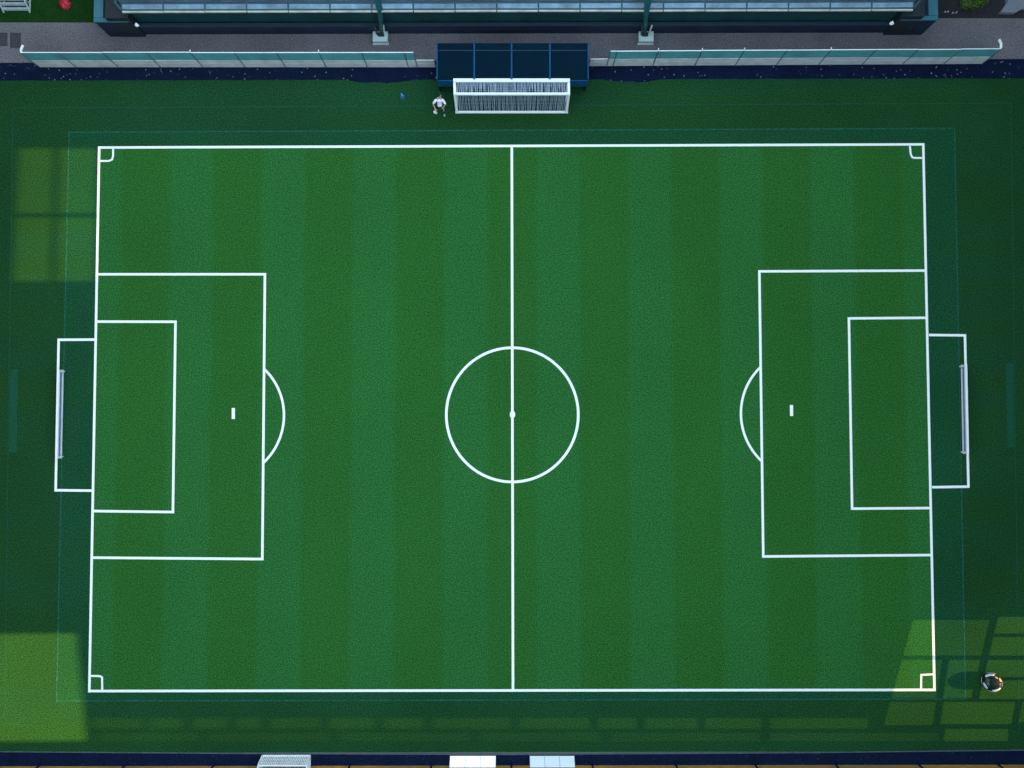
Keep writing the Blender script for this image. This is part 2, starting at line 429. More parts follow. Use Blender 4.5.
# ------------------------------------------------------------------ grandstand along the top
def grandstand():
    root = empty('grandstand', P(512, 20))
    tag(root, 'long dark teal grandstand with pale blue glazed canopy along the top of the picture', 'grandstand')
    T0 = root.location
    bmk = lambda: MB()
    def done(b, n, m, parent=root):
        o = b.build(n, m, parent); 
        if parent is root: o.matrix_parent_inverse = Matrix.Translation(-T0)
        return o
    yb = P(110, 36.3).y; ym = P(512, 34.0).y; back = yb+16
    hT = 1.95
    # end terraces: outer corner at px 110 (left) and 923 (right), inner edge near the canopy's end
    for side, pxo, pxi in ((-1, 110.5, 143), (1, 921, 886)):
        xo = P(pxo, 36.3).x; xi = P(pxi, 36.3).x
        a, b_ = sorted((xo, xi))
        done(bmk().box(a+.03, yb+.03, 0, b_-.03, back, hT-.35), 'terrace', M_SLATE)
        done(bmk().box(a, yb, 0, b_, yb+.16, hT-.14), 'front_wall', M_NAVYWALL)
        c = bmk()
        c.box(a-.03, yb-.04, hT-.139, b_+.02, yb+.22, hT, .02)
        w0, w1 = (xo, xo+.55) if side < 0 else (xo-.55, xo)
        c.box(w0-.02, yb+.222, hT-.6, w1+.02, back, hT+.03, .03)
        done(c, 'parapet', M_TEALCAP)
        c = bmk(); xm = xo+.28*(-side)
        c.box(min(xo, xo-side*.02)-.04, yb+.22, 0, max(xo, xo-side*.02)+.04, back, hT-.62)
        done(c, 'side_wall', M_NAVYWALL)
        # dark pier at the end of the canopy, with a white lamp
        xp0, xp1 = sorted((P(pxi - side*3, 36).x, P(pxi-side*-19, 36).x))
        pz = done(bmk().box(xp0, yb-.02, 0, xp1, yb+1.5, 2.35, .03), 'pier', plain('black_pier', (.010,.018,.024), .6, .3))
        lp = P(136.5, 24, 1.7) if side < 0 else P(892, 21, 1.7)
        lb = bmk(); lb.ball((lp.x, yb-.10, 1.65), .13, (1.15, .8, .9)); lb.box(lp.x-.05, yb-.06, 1.5, lp.x+.05, yb-.025, 1.8)
        lb.build('lamp', plain('lamp_glass', (.80,.88,.92), .25, .05), pz, True)
    x0 = P(146, 34).x; x1 = P(884, 34).x
    done(bmk().box(x0, ym, 0, x1, ym+.2, .95), 'front_wall', M_NAVYWALL)
    done(bmk().box(x0, ym-.02, .952, x1, ym+.22, 1.0, .015), 'coping', plain('navy_coping', (.012,.03,.05), .6, .2))
    done(bmk().box(x0, ym+.32, .2, x1, ym+.46, 2.45), 'upper_wall', M_TEALWALL)
    xa = P(122, 11, 2.9).x; xb = P(913, 11, 2.9).x
    yg = P(512, 11.6, 2.9).y
    g = bmk(); n = 19
    for i in range(n):
        u0 = xa+(xb-xa)*i/n+.03; u1 = xa+(xb-xa)*(i+1)/n-.03
        g.bar((u0, yg, 2.9+random.uniform(-.015,.015)), (u1, yg, 2.9+random.uniform(-.015,.015)), .09, .10)
    done(g, 'gutter', M_GUT)
    # canopy: two rows of glazing falling to the gutter, on dark bars
    n = 19; cw = (xb-xa)/n
    for row, (d0, z0, d1, z1) in enumerate(((.14, 2.96, .42, 2.99), (.52, 3.01, .72, 3.04), (.82, 3.06, 2.3, 3.3))):
        for i in range(n):
            a = xa+cw*i+.05; b_ = xa+cw*(i+1)-.05
            p = bmk()
            dz = random.uniform(-.012, .012)
            q = [(a, yg+d0, z0+dz), (b_, yg+d0, z0-dz), (b_, yg+d1, z1-dz), (a, yg+d1, z1+dz)]
            p.poly(q)
            bmesh.ops.solidify(p.bm, geom=p.bm.faces[:], thickness=.03)
            done(p, 'roof_panel', M_PANE if row == 0 else M_PANE2)
    f = bmk()
    for d, z in ((.09, 2.93), (.47, 2.97), (.77, 3.02), (2.36, 3.27)):
        f.bar((xa, yg+d, z), (xb, yg+d, z), .06, .08)
    for i in range(n+1):
        x = xa+cw*i; f.bar((x, yg+.07, 2.92), (x, yg+2.4, 3.27), .06, .09)
    for x in (xa, xb):                          # end trusses
        sg = 1 if x == xa else -1
        f.bar((x, yg+.1, 3.0), (x-sg*.35, yg+.5, 3.05), .09); f.bar((x-sg*.35, yg+.5, 3.05), (x, yg+1.0, 3.2), .09)
        f.bar((x, yg+.5, 3.05), (x-sg*.35, yg+.9, 3.15), .06)
    done(f, 'canopy_frame', M_STEEL_TEAL)
    done(bmk().box(x0-.3, ym+1.3, 0, x1+.3, back, 2.4), 'seating_block', plain('seat_rows', (.014,.045,.06), .7, .3))
grandstand()
g = next(o for o in COL.objects if o.name == 'grandstand'); g.rotation_euler.z = R(.14); g.location.y += .03

# ------------------------------------------------------------------ canopy masts on concrete plinths
def mast(px, topx, label):
    root = empty('canopy_mast', P(px, 39))
    tag(root, label, 'mast', 'masts carrying the canopy')
    L = root.location
    MB().box(-.47, -.36, 0, .47, .30, .42, .03).build('plinth', M_CONC, root)
    MB().box(-.50, -.40, 0, .50, -.33, .12).build('plinth_step', plain('white_edge', (.7,.75,.75), .6, .1), root)
    a = P(px+(0.2 if px < 512 else -.2), 34.6, .42)-L; b = P(topx, -16, 5.2)-L
    m = (a*.5+b*.5)+Vector(((.10 if px < 512 else -.10), 0, 0))
    MB().tube([a, a*.7+b*.3+Vector(((.08 if px<512 else -.08),0,0)), m, b], [.10, .15, .19, .23], 10).build('mast_pole', M_STEEL_TEAL, root, True)
    for dx, dz in ((-.24, 1.35), (.22, 1.35)):
        MB().bar((a.x+dx, a.y-.02, .40), (a.x+dx*1.25, a.y+.12, dz), .09).build('stay_bar', M_ALU if dx > 0 else M_DARKST, root)
    MB().box(a.x-.2, a.y-.14, .421, a.x+.2, a.y+.14, .47, .01).build('base_plate', M_DARKST, root)
mast(381.2, 374.5, 'teal canopy mast on pale concrete plinth, behind the glass screen left of the dugout')
mast(645.2, 651.5, 'teal canopy mast on pale concrete plinth, behind the glass screen right of the dugout')

# ------------------------------------------------------------------ glass screens
def screen(pxs, label, glass_rng):
    """pxs: base pixels of the panel joints (two ends first and last)"""
    root = empty('glass_screen', P((pxs[0]+pxs[-1])/2, 67))
    tag(root, label, 'screen', 'glass screens beside the dugout')
    L = root.location
    y = 0.0
    zb, zt = .98, 2.0
    xs = [P(p, 67).x-L.x for p in pxs]
    for i in range(len(xs)-1):
        a, b = xs[i], xs[i+1]
        t = random.uniform(-.012, .012)
        bd = MB().box(a+.03, -.03, .03, b-.03, .03, zb-.02, .008).build('lower_board', M_BOARD, root)
        MB().box(a+.03, -.045, .50, b-.03, -.031, .56).build('board_rail', M_ALU, bd)
        if glass_rng[0] <= i < glass_rng[1]:
            g = MB(); g.box(a+.035, -.018+t, zb, b-.035, .002+t, zt-.03); g.build('glass_panel', M_GLASS, root)
            MB().box(a+.01, -.035+t, zt-.03, b-.01, .015+t, zt+.012, .006).build('top_rail', M_WHITE, root)
    for i, x in enumerate(xs):
        full = glass_rng[0] <= i <= glass_rng[1]
        MB().box(x-.028, -.05, 0, x+.028, .05, (zt-.032 if full else zb)).build('post', M_POST, root)
    return root, xs, L
lb = [40.3, 77, 119, 161, 203.5, 245.5, 286, 326.5, 367.5, 408.5, 417.5, 436]
rbs = [588.5, 606.5, 612.8, 652.5, 694.5, 735, 776, 818, 861.5, 902, 943, 981.5]
rt, xs, L = screen(lb, 'teal glass screen over a pale low board, left of the dugout', (0, 10))
MB().tube([(xs[0]+.03, .05, 1.98), (xs[0]+.10, .18, 2.06), (xs[0]+.24, .38, 2.12)], .07, 8).build('end_post', M_WHITE, rt)
for i in (4, 7): MB().tube([(xs[i], .03, 2.03), (xs[i]+.02, .10, 2.1)], .035, 6).build('post_tip', M_WHITE, rt)
rt, xs, L = screen(rbs, 'teal glass screen over a pale low board, right of the dugout', (1, 11))
rt.rotation_euler.z = math.atan2(2.3, 393); rt.location = (P(588.5,65.9)+P(981.5,63.6))/2
MB().tube([(xs[-1]-.03, .05, 1.98), (xs[-1]-.08, .25, 2.1), (xs[-1]-.26, .48, 2.2)], .075, 8).build('end_post', M_WHITE, rt)
for i in (3, 4, 5, 7): MB().tube([(xs[i], .03, 2.03), (xs[i]-.02, .10, 2.1)], .035, 6).build('post_tip', M_WHITE, rt)

# ------------------------------------------------------------------ dugout
def dugout():
    ZF, ZB = 2.0, 2.1
    fl, fr = P(437.2, 79.5, ZF), P(588.0, 79.5, ZF)
    bl2, br2 = P(437.0, 43.2, ZB), P(587.2, 43.2, ZB)
    root = empty('dugout', Vector(((fl.x+fr.x)/2, (fl.y+bl2.y)/2, 0)))
    tag(root, 'dark navy dugout shelter with blue ribs and fascia behind the white goal', 'dugout')
    L = root.location
    l = [v-L for v in (fl, fr, br2, bl2)]
    x0, x1, yf, yb = l[0].x, l[1].x, l[0].y, l[3].y
    zat = lambda y: ZF+(ZB-ZF)*(y-yf)/(yb-yf)
    rp = MB(); n = 4
    xs = [P(437.2,79.5,ZF).x-L.x, P(474.3,79,ZF).x-L.x, P(511.6,79,ZF).x-L.x, P(549.8,79,ZF).x-L.x, x1]
    for i in range(4):
        p = MB(); p.poly([(xs[i]+.02, yf+.02, ZF), (xs[i+1]-.02, yf+.02, ZF), (xs[i+1]-.02, yb, ZB), (xs[i]+.02, yb, ZB)])
        bmesh.ops.solidify(p.bm, geom=p.bm.faces[:], thickness=.04)
        p.build('roof_panel', M_NAVYROOF, root)
    for i, x in enumerate(xs):
        w = .10 if 0 < i < 4 else .07
        MB().bar((x, yf, ZF+.03), (x, yb, ZB+.03), w, .09).build('roof_rib', M_BLUE, root)
    MB().bar((x0+.1, yb-.45, ZB+.006), (x1-.1, yb-.45, ZB+.006), .035, .02).build('roof_seam', plain('seam', (.012,.05,.10), .6, .2), root)
    f = MB().box(x0-.02, yf-.06, 1.10, x1+.02, yf-.002, ZF-.04, .015).build('fascia', M_BLUE, root)
    for x in (x0, x1):
        MB().box(x-.03, yf+.1, 0, x+.03, yb-.05, 1.93).build('side_panel', M_NAVYROOF, root)
    MB().box(x0+.05, yb-.14, 0, x1-.05, yb-.06, 2.0).build('back_wall', M_NAVYROOF, root)
    bn = MB().box(x0+.3, yb-.75, .40, x1-.3, yb-.35, .46, .01).build('bench', M_BLUE, root)
    for k in range(5):
        x = x0+.5+(x1-x0-1)*k/4; MB().box(x-.04, yb-.7, 0, x+.04, yb-.4, .40).build('leg', M_DARKST, bn)
dugout()

# ------------------------------------------------------------------ goals
def goal_by_dugout():
    zT = 1.95
    ftl, ftr = P(454.6, 80.6, zT), P(568.6, 80.6, zT)
    btl, btr = P(454.8, 94.0, zT), P(568.8, 94.0, zT)
    bbl, bbr = P(457.0, 112.2, .06), P(566.4, 112.2, .06)
    root = empty('football_goal', Vector((0, ftl.y, 0))); L = root.location
    tag(root, 'white portable football goal with netting standing in front of the dugout', 'goal')
    q = lambda v: v-L
    fbl, fbr = Vector((ftl.x, ftl.y, 0)), Vector((ftr.x, ftr.y, 0))
    w = .15
    MB().bar(q(ftl)-Vector((w/2,0,0)), q(ftr)+Vector((w/2,0,0)), .21, .14).build('crossbar', M_WHITE, root)
    for a, b in ((ftl, fbl), (ftr, fbr)):
        MB().bar(q(a)-Vector((0,0,.085)), q(b), w, .16).build('goal_post', M_WHITE, root)
    MB().bar(q(btl)+Vector((w/2+.005,0,0)), q(btr)-Vector((w/2+.005,0,0)), .14, .14).build('back_bar', M_WHITE, root)
    MB().bar(q(bbl)-Vector((.1,0,0)), q(bbr)+Vector((.1,0,0)), .13, .11).build('ground_bar', M_WHITE, root)
    for s, a, b, c in ((-1, ftl, btl, bbl), (1, ftr, btr, bbr)):
        m = MB(); m.bar(q(a)-Vector((0,.14,0)), q(b)-Vector((0,.05,0)), w, .13); m.bar(q(b)-Vector((0,.02,.06)), q(c)+Vector((0,.02,.06)), w*.95, .12)
        m.build('side_frame', M_WHITE, root)
        m = MB(); f0 = q(fbl if s < 0 else fbr); c0 = q(c)
        m.bar(f0+Vector((0,-.1,.05)), c0+Vector((0,.10,0)), .10, .08); m.build('ground_bar', M_WHITE, root)
    rnd = random.Random(3)
    n = 80
    def panel(a0, a1, b0, b1, name):
        m = MB()
        for i in range(1, n):
            t = i/n; j0 = rnd.uniform(-.02,.02); j1 = rnd.uniform(-.06,.06)
            A = a0.lerp(a1, t); B = b0.lerp(b1, t); d = (a1-a0).normalized()
            m.bar(q(A+d*j0), q(B+d*j1), rnd.uniform(.03,.046), .02)
        for k in range(1, 4):
            m.bar(q(a0.lerp(b0, k/4)), q(a1.lerp(b1, k/4)), .01, .012)
        m.build(name, M_NET, root)
    panel(ftl-Vector((0,.13,.02)), ftr-Vector((0,.13,.02)), btl+Vector((0,.06,-.02)), btr+Vector((0,.06,-.02)), 'roof_net')
    panel(btl-Vector((0,.07,.06)), btr-Vector((0,.07,.06)), bbl+Vector((0,.08,0)), bbr+Vector((0,.08,0)), 'back_net')
goal_by_dugout()

def low_goal(outer, inner, label):
    """outer: top bar pixels, inner: base bar pixels (top point, bottom point)"""
    z = .62
    ta, tb = P(*outer[0], z), P(*outer[1], z); ba, bb = P(*inner[0], .06), P(*inner[1], .06)
    root = empty('low_goal', (ba+bb)/2*1.0); root.location.z = 0; L = root.location
    tag(root, label, 'goal', 'low goals in the goal boxes')
    q = lambda v: v-L
    MB().bar(q(ta)+Vector((0,.1,0)), q(tb)-Vector((0,.1,0)), .13, .12).build('top_bar', M_WHITE, root)
    MB().bar(q(ba)+Vector((0,.08,0)), q(bb)-Vector((0,.08,0)), .095, .10).build('ground_bar', M_WHITE, root)
    for a, b in ((ta, ba), (tb, bb)):
        MB().bar(q(a)-Vector((0,0,.062)), q(b)+Vector((0,0,.046)), .12, .12).build('goal_post', M_WHITE, root)
        MB().bar(Vector((q(a).x, q(a).y, .52)), Vector((q(a).x, q(a).y, 0)), .08).build('goal_post', M_WHITE, root)
    m = MB(); n = 60
    for i in range(1, n):
        m.bar(q(ta.lerp(tb, i/n))-Vector((0,0,.06)), q(ba.lerp(bb, i/n)), .045, .015)
    for k in range(1, 4): m.bar(q(ta.lerp(ba, k/4)), q(tb.lerp(bb, k/4)), .045, .02)
    m.build('net', M_NETBLUE, root)
low_goal(((58.6,371), (56.8,457)), ((62.5,371), (60.7,457)), 'long low white goal frame with blue net in the goal box left of the pitch')
low_goal(((965.6,366), (967.4,452.5)), ((962.0,366), (963.7,452.5)), 'long low white goal frame with blue net in the goal box right of the pitch')

def mini_goal():
    a, b = P(262.6, 755.4), P(310.4, 755.2)
    root = empty('mini_goal', (a+b)/2); L = root.location
    tag(root, 'small white netted goal standing on the navy strip at the bottom edge', 'goal')
    w = (b-a).length; h = .82; s0 = -.24; d = 1.05; x0, x1 = -w/2, w/2
    t = .085
    yk = lambda z: s0*z/h                                  # the back leans away from the pitch
    MB().bar((x0,s0,h), (x1,s0,h), t).build('back_bar', M_WHITE, root)
    MB().bar((x0,0,.05), (x1,0,.05), t).build('ground_bar', M_WHITE, root)
    MB().bar((x0,-d,h), (x1,-d,h), t).build('crossbar', M_WHITE, root)
    for x in (x0, x1):
        MB().bar((x,0,.05), (x,s0,h), t).build('back_post', M_WHITE, root)
        MB().bar((x,-d,0), (x,-d,h), t).build('goal_post', M_WHITE, root)
        m = MB(); m.bar((x,s0-.05,h+.003), (x,-d+.05,h+.003), t); m.bar((x,-.05,.053), (x,-d+.05,.053), t*.8); m.build('side_bar', M_WHITE, root)
    m = MB(); n = 27
    for i in range(1, n):
        x = x0+(x1-x0)*i/n; m.bar((x,yk(.1),.1), (x,yk(h-.05),h-.05), .05, .012, (0,1,0))
    for k in range(1, 7): z = h*k/7; m.bar((x0,yk(z)+.012,z), (x1,yk(z)+.012,z), .02, .045)
    m.build('back_net', M_WHITE, root)
    for x in (x0, x1):
        m = MB()
        for k in range(1, 12): y = s0-(d+s0)*k/12; m.bar((x,y,.1), (x,y,h-.05), .02, .05)
        for k in range(1, 6): z = h*k/6; m.bar((x+.012,yk(z)-.03,z), (x+.012,-d+.05,z), .02, .04)
        m.build('side_net', M_WHITE, root)
    m = MB()
    for i in range(1, 12):
        x = x0+(x1-x0)*i/12; m.bar((x,s0-.05,h), (x,-d+.05,h), .02)
    for k in range(1, 5): y = s0-(d+s0)*k/5; m.bar((x0,y,h+.012), (x1,y,h+.012), .02)
    m.build('roof_net', M_NETBLUE, root)
    m = MB()
    m.tube([(x0+.1,s0-.12,h+.05), (x0+.3,s0-.2,h+.07), (x0+.5,s0-.15,h+.06)], [.05,.08,.05], 8); m.build('folded_net', M_NET, root)
mini_goal()

def display(px0, px1, label, tintc):
    a, b = P(px0, 755.6), P(px1, 755.6)
    root = empty('panel_board', (a+b)/2); L = root.location
    tag(root, label, 'board', 'white boards at the bottom edge')
    w = (b-a).length; n = 3; h = .73
    tilt = Matrix.Rotation(R(38), 4, 'X')                  # leaning back on their struts
    for i in range(n):
        x0 = -w/2+w*i/n; x1 = -w/2+w*(i+1)/n
        o = MB().box(x0+.012, -.03, .03, x1-.012, .03, h, .012).build('panel', tintc, root); o.data.transform(tilt)
    f = MB()
    for i in range(n+1):
        x = -w/2+w*i/n
        f.box(x-.011, -.025, 0, x+.011, .025, h-.01)
    f.build('frame', plain('grey_frame', (.35,.36,.40), .5, .1), root).data.transform(tilt)
    for x in (-w/2+.15, w/2-.15): MB().bar((x, -.40, .48), (x, -.62, .01), .05).build('strut', M_DARKST, root)
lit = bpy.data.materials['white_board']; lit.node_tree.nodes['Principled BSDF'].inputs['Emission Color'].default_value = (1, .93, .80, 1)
lit.node_tree.nodes['Principled BSDF'].inputs['Emission Strength'].default_value = .05  # faint emission added so the first board's panels look brighter
display(450.2, 495.8, 'three-panel warm white board with an added glow on the navy strip, nearest the small goal', M_WHITEB)
display(529.8, 574.2, 'three-panel bluish white board on the navy strip, farther from the small goal', plain('bluish_white_board', (.84,.90,.93), .45, .03, 1.2))

# posts along the navy strip
pm = None
for i, px in enumerate((37, 123, 212, 349, 431, 511.5, 593, 677, 757, 838, 922, 1002)):
    base = P(px*1.0 + (512-px)*.012, 763.2)
    if pm is None:
        pm = empty('fence_post')
        MB().tube([(0,0,0), (0,0,.95)], .06, 10).build('post_shaft', M_NAVYPOST, pm)
        MB().ball((0,0,.97), .075, sub=2).build('post_cap', M_NAVYPOST, pm, True)
        MB().box(-.07,-.07,0,.07,.07,.03,.006).build('post_foot', M_NAVYPOST, pm)
        o = pm
    else: o = copy_tree(pm)
    o.location = base
    tag(o, 'short navy post at the edge of the ochre ground along the bottom', 'post', 'navy posts along the bottom edge')

# ------------------------------------------------------------------ people
def skin_mesh(name, verts, edges, radii, m, parent, root_i=0, sub=2):
    me = bpy.data.meshes.new(name); me.from_pydata([tuple(v) for v in verts], edges, []); me.update()
    o = bpy.data.objects.new(name, me); COL.objects.link(o)
    md = o.modifiers.new('skin', 'SKIN'); md.use_smooth_shade = True
    for i, r in enumerate(radii):
        sv = me.skin_vertices[0].data[i]; rr = r if isinstance(r, tuple) else (r, r)
        sv.radius = rr; sv.use_root = (i == root_i)
    sb = o.modifiers.new('sub', 'SUBSURF'); sb.levels = sub; sb.render_levels = sub
    dg = bpy.context.evaluated_depsgraph_get(); dg.update()
    nm = bpy.data.meshes.new_from_object(o.evaluated_get(dg))
    bpy.data.objects.remove(o); bpy.data.meshes.remove(me)
    nm.name = name
    for p in nm.polygons: p.use_smooth = True
    nm.materials.clear()
    return link(name, nm, m, parent)

M_SKIN = plain('skin', (.42, .25, .20), .42, .08)
def figure(loc, J, label, shirt, sleeve, shorts, sock, shoe, hair_c, yaw=0.0, long=False):
    """J: joints of the pose, in metres, relative to the place where the person stands"""
    root = empty('person', loc); root.rotation_euler.z = yaw
    tag(root, label, 'person')
    V = []; E = []; Rd = []
    def add(p, r, link_to=None):
        V.append(Vector(p)); Rd.append(r)
        if link_to is not None: E.append((link_to, len(V)-1))
        return len(V)-1
    pel = add(J['pelvis'], .13)
    ch = add(J['chest'], (.155,.125), add(J['waist'], (.125,.105), pel))
    nk = add(J['neck'], .055, ch)
    hv = (Vector(J['head'])-Vector(J['neck'])).normalized()
    h1 = add(Vector(J['head'])-hv*.06, .075, nk); h2 = add(J['head'], .098, h1); h3 = add(Vector(J['head'])+hv*.08, .07, h2)
    for s in 'LR':
        sh = add(J['sh'+s], .062, ch); el = add(J['el'+s], .042, sh); wr = add(J['wr'+s], .029, el)
        d = (Vector(J['wr'+s])-Vector(J['el'+s])).normalized()
        side = d.cross(Vector((0,0,1))); side = side.normalized() if side.length > .1 else Vector((1,0,0))
        pa = add(Vector(J['wr'+s])+d*.08, .036, wr)
        for k, (o_, ln) in enumerate(((-.034,.065), (-.012,.08), (.012,.075), (.034,.06))):
            k1 = add(V[pa]+d*.035+side*o_, .0095, pa); k2 = add(V[k1]+d*ln*.6+Vector((0,0,-.012)), .009, k1)
            add(V[k2]+d*ln*.35+Vector((0,0,-.022)), .008, k2)
        t1 = add(V[wr]+d*.035+side*(.05 if s == 'L' else -.05), .0105, pa); add(V[t1]+d*.045+side*(.015 if s == 'L' else -.015), .009, t1)
        hp = add(J['hip'+s], .088, pel); kn = add(J['kn'+s], .058, hp); an = add(J['an'+s], .038, kn)
        add(J['toe'+s], .032, an)
    skin_mesh('body', V, E, Rd, M_SKIN, root)
    def lerp(a, b, t): return Vector(J[a]).lerp(Vector(J[b]), t)
    # shirt: trunk and short sleeves, a little proud of the body
    V2 = [Vector(J['pelvis'])+(Vector(J['waist'])-Vector(J['pelvis']))*.15, Vector(J['waist']), Vector(J['chest']), lerp('chest','neck',.9 if long else .72)]
    E2 = [(0,1),(1,2),(2,3)]; R2 = [.17, .19, .25, .15] if long else [.165, .17, .235, .135]
    skin_mesh('shirt', V2, E2, R2, shirt, root, 1)
    for s in 'LR':
        skin_mesh('sleeve', [lerp('chest','sh'+s,.55), Vector(J['sh'+s]), lerp('sh'+s,'el'+s,.55), lerp('sh'+s,'el'+s,1.0)]+([lerp('el'+s,'wr'+s,.9)] if long else []), [(0,1),(1,2),(2,3)]+([(3,4)] if long else []), [.10,.09,.08,.07]+([.055] if long else []), sleeve, root)
        skin_mesh('sock', [lerp('kn'+s,'an'+s,.3), lerp('kn'+s,'an'+s,.7), Vector(J['an'+s])], [(0,1),(1,2)], [.058,.052,.045], sock, root)
        a = Vector(J['an'+s]); t = Vector(J['toe'+s]); dd = (t-a)
        skin_mesh('shoe', [a+Vector((0,0,-.035))-dd*.25, a+Vector((0,0,-.035))+dd*.35, t+dd*.1], [(0,1),(1,2)], [.052,.055,.045], shoe, root)
    skin_mesh('shorts', [Vector(J['pelvis']), Vector(J['hipL']), lerp('hipL','knL',.75), Vector(J['hipR']), lerp('hipR','knR',.75)],
              [(0,1),(1,2),(0,3),(3,4)], [.155,.115,.095,.115,.095], shorts, root)
    # hair: a cap over the back and top of the head
    hc = Vector(J['head']); fc = Vector(J['face']).normalized()
    hb = MB(); hb.ball(hc+hv*.035-fc*.025, .15 if long else .122, (1,1,1), 3)
    kill = [v for v in hb.bm.verts if (v.co-hc).dot(fc) > .055 and (v.co-hc).dot(hv) < .075]
    bmesh.ops.delete(hb.bm, geom=kill, context='VERTS')
    hb.build('hair', hair_c, root, True)
    fm = MB()                                             # nose, ears, eyes and mouth
    rt_ = fc.cross(hv).normalized()
    fm.ball(hc+fc*.105-hv*.02, .018, sub=1)
    for s in (-1, 1): fm.ball(hc+rt_*s*.098-hv*.015, .026, (.6,.8,1), 1)
    fm.build('face', M_SKIN, root, True)
    em = MB()
    for s in (-1, 1): em.ball(hc+fc*.088+rt_*s*.035+hv*.012, .012, sub=1)
    em.build('eyes', plain('eye', (.02,.015,.01), .3, .1), root, True)
    return root

kit_white = plain('white_shirt', (.80,.76,.88), .8, .08, 8)
kit_dark = plain('dark_kit', (.012,.014,.022), .8, .2, 8)
hair_dark = plain('dark_hair', (.012,.010,.010), .6, .3, 20)
feet = P(441.0, 112.0)
run = dict(pelvis=(0.02,.10,.94), waist=(.02,.16,1.08), chest=(.02,.24,1.30), neck=(.05,.33,1.48), head=(.09,.40,1.62), face=(.75,-.55,-.1),
           shL=(-.20,.20,1.38), elL=(-.38,.02,1.20), wrL=(-.28,-.18,1.10), shR=(.24,.20,1.38), elR=(.40,.00,1.20), wrR=(.28,-.16,1.25),
           hipL=(-.10,.08,.90), knL=(-.24,-.10,.52), anL=(-.22,.00,.09), toeL=(-.30,-.14,.05),
           hipR=(.13,.08,.90), knR=(.20,-.02,.48), anR=(.22,-.14,.09), toeR=(.22,-.30,.05))
figure(feet, run, 'person in white shirt and dark shorts running with a ball beside the large goal', kit_white, kit_white, kit_dark,
       kit_dark, plain('pale_green_boots', (.28,.65,.50), .5, .1), hair_dark)
def football(loc, label):
    b = MB(); b.ball((0,0,.11), .11, sub=3)
    o = b.build('football', None, None, True); o.location = loc
    M = Mat('football_leather'); v = M.n('ShaderNodeTexVoronoi'); v.inputs['Scale'].default_value = 9
    tc = M.n('ShaderNodeTexCoord'); M.nt.links.new(tc.outputs['Object'], v.inputs['Vector'])
    o.data.materials.append(M.out(M.ramp(v.outputs['Distance'], [(.18, (.05,.05,.06)), (.26, (.82,.84,.80))]), .4, 0, .4))
    tag(o, label, 'football')
football(P(435.2, 112.8), 'small white football on the grass at the running person\'s feet')

def big_ball():
    Rb = .54
    c = P(991.9, 682.2, Rb)
    root = empty('ball', Vector((c.x, c.y, 0)))
    tag(root, 'large black and white panelled ball on sunlit grass by the bottom right corner', 'ball')
    b = MB(); b.ball((0,0,Rb), Rb, sub=4)
    M = Mat('black_ball_skin'); col = M.ramp(M.noise(6, 3), [(.4, (.006,.010,.010)), (.65, (.022,.035,.028))])
    b.build('ball_skin', M.out(col, .75, 0, .12), root, True)
    roll = Matrix.Rotation(R(-29), 3, Vector((0,0,1)).cross(Vector((c.x, c.y, 0))).normalized())   # tips the panel pattern towards the camera
    def panel(a0, a1, e0, e1, m):
        p = MB(); na, ne = 14, 6; g = []
        for i in range(na+1):
            row = []
            for k in range(ne+1):
                u = i/na; t = k/ne; sq_ = 1-.35*abs(2*u-1)**3      # panels narrow towards their ends
                a = R(a0+(a1-a0)*u); e = R((e0+e1)/2+(e1-e0)*(t-.5)*sq_)
                r_ = Rb+.012
                row.append(p.bm.verts.new(roll @ Vector((math.cos(a)*math.cos(e), math.sin(a)*math.cos(e), math.sin(e)))*r_+Vector((0,0,Rb))))
            g.append(row)
        for i in range(na):
            for k in range(ne): p.bm.faces.new((g[i][k], g[i+1][k], g[i+1][k+1], g[i][k+1]))
        bmesh.ops.recalc_face_normals(p.bm, faces=p.bm.faces[:])
        bmesh.ops.solidify(p.bm, geom=p.bm.faces[:], thickness=.02)
        return p.build('ball_panel', m, root, True)
    w = plain('white_ball_panel', (.74,.82,.88), .45, .08, 4); pk = plain('pale_pink_ball_panel', (.52,.36,.40), .5, .15, 4)
    bl = plain('blue_ball_panel', (.03,.035,.20), .5, .2, 4); gr = plain('dark_green_ball_panel', (.035,.085,.055), .5, .5, 5)
    for q in ((72,138,22,44), (186,232,20,40), (262,325,18,40)): panel(*q, w)
    panel(10, 36, 18, 42, pk); panel(330, 362, 30, 52, bl); panel(130, 222, 46, 70, gr); panel(40, 66, 40, 52, pk)
    for q in ((62,112,-30,0), (150,200,-30,0), (240,290,-30,0), (330,380,-30,0)): panel(*q, w)
big_ball()

# ------------------------------------------------------------------ small things
def marker():
    root = empty('training_cone', P(402.6, 97.2))
    tag(root, 'small bright blue training cone on the grass left of the running person', 'cone')
    mb = plain('blue_plastic', (.10,.38,.80), .4, .1)
    MB().box(-.13,-.13,0,.13,.13,.03,.01).build('base', plain('dark_blue_plastic', (.02,.10,.32), .4, .1), root)
    MB().tube([(0,0,.03),(0,0,.35),(0,0,.55)], [.12,.06,.03], 14).build('cone_body', mb, root, True)
marker()

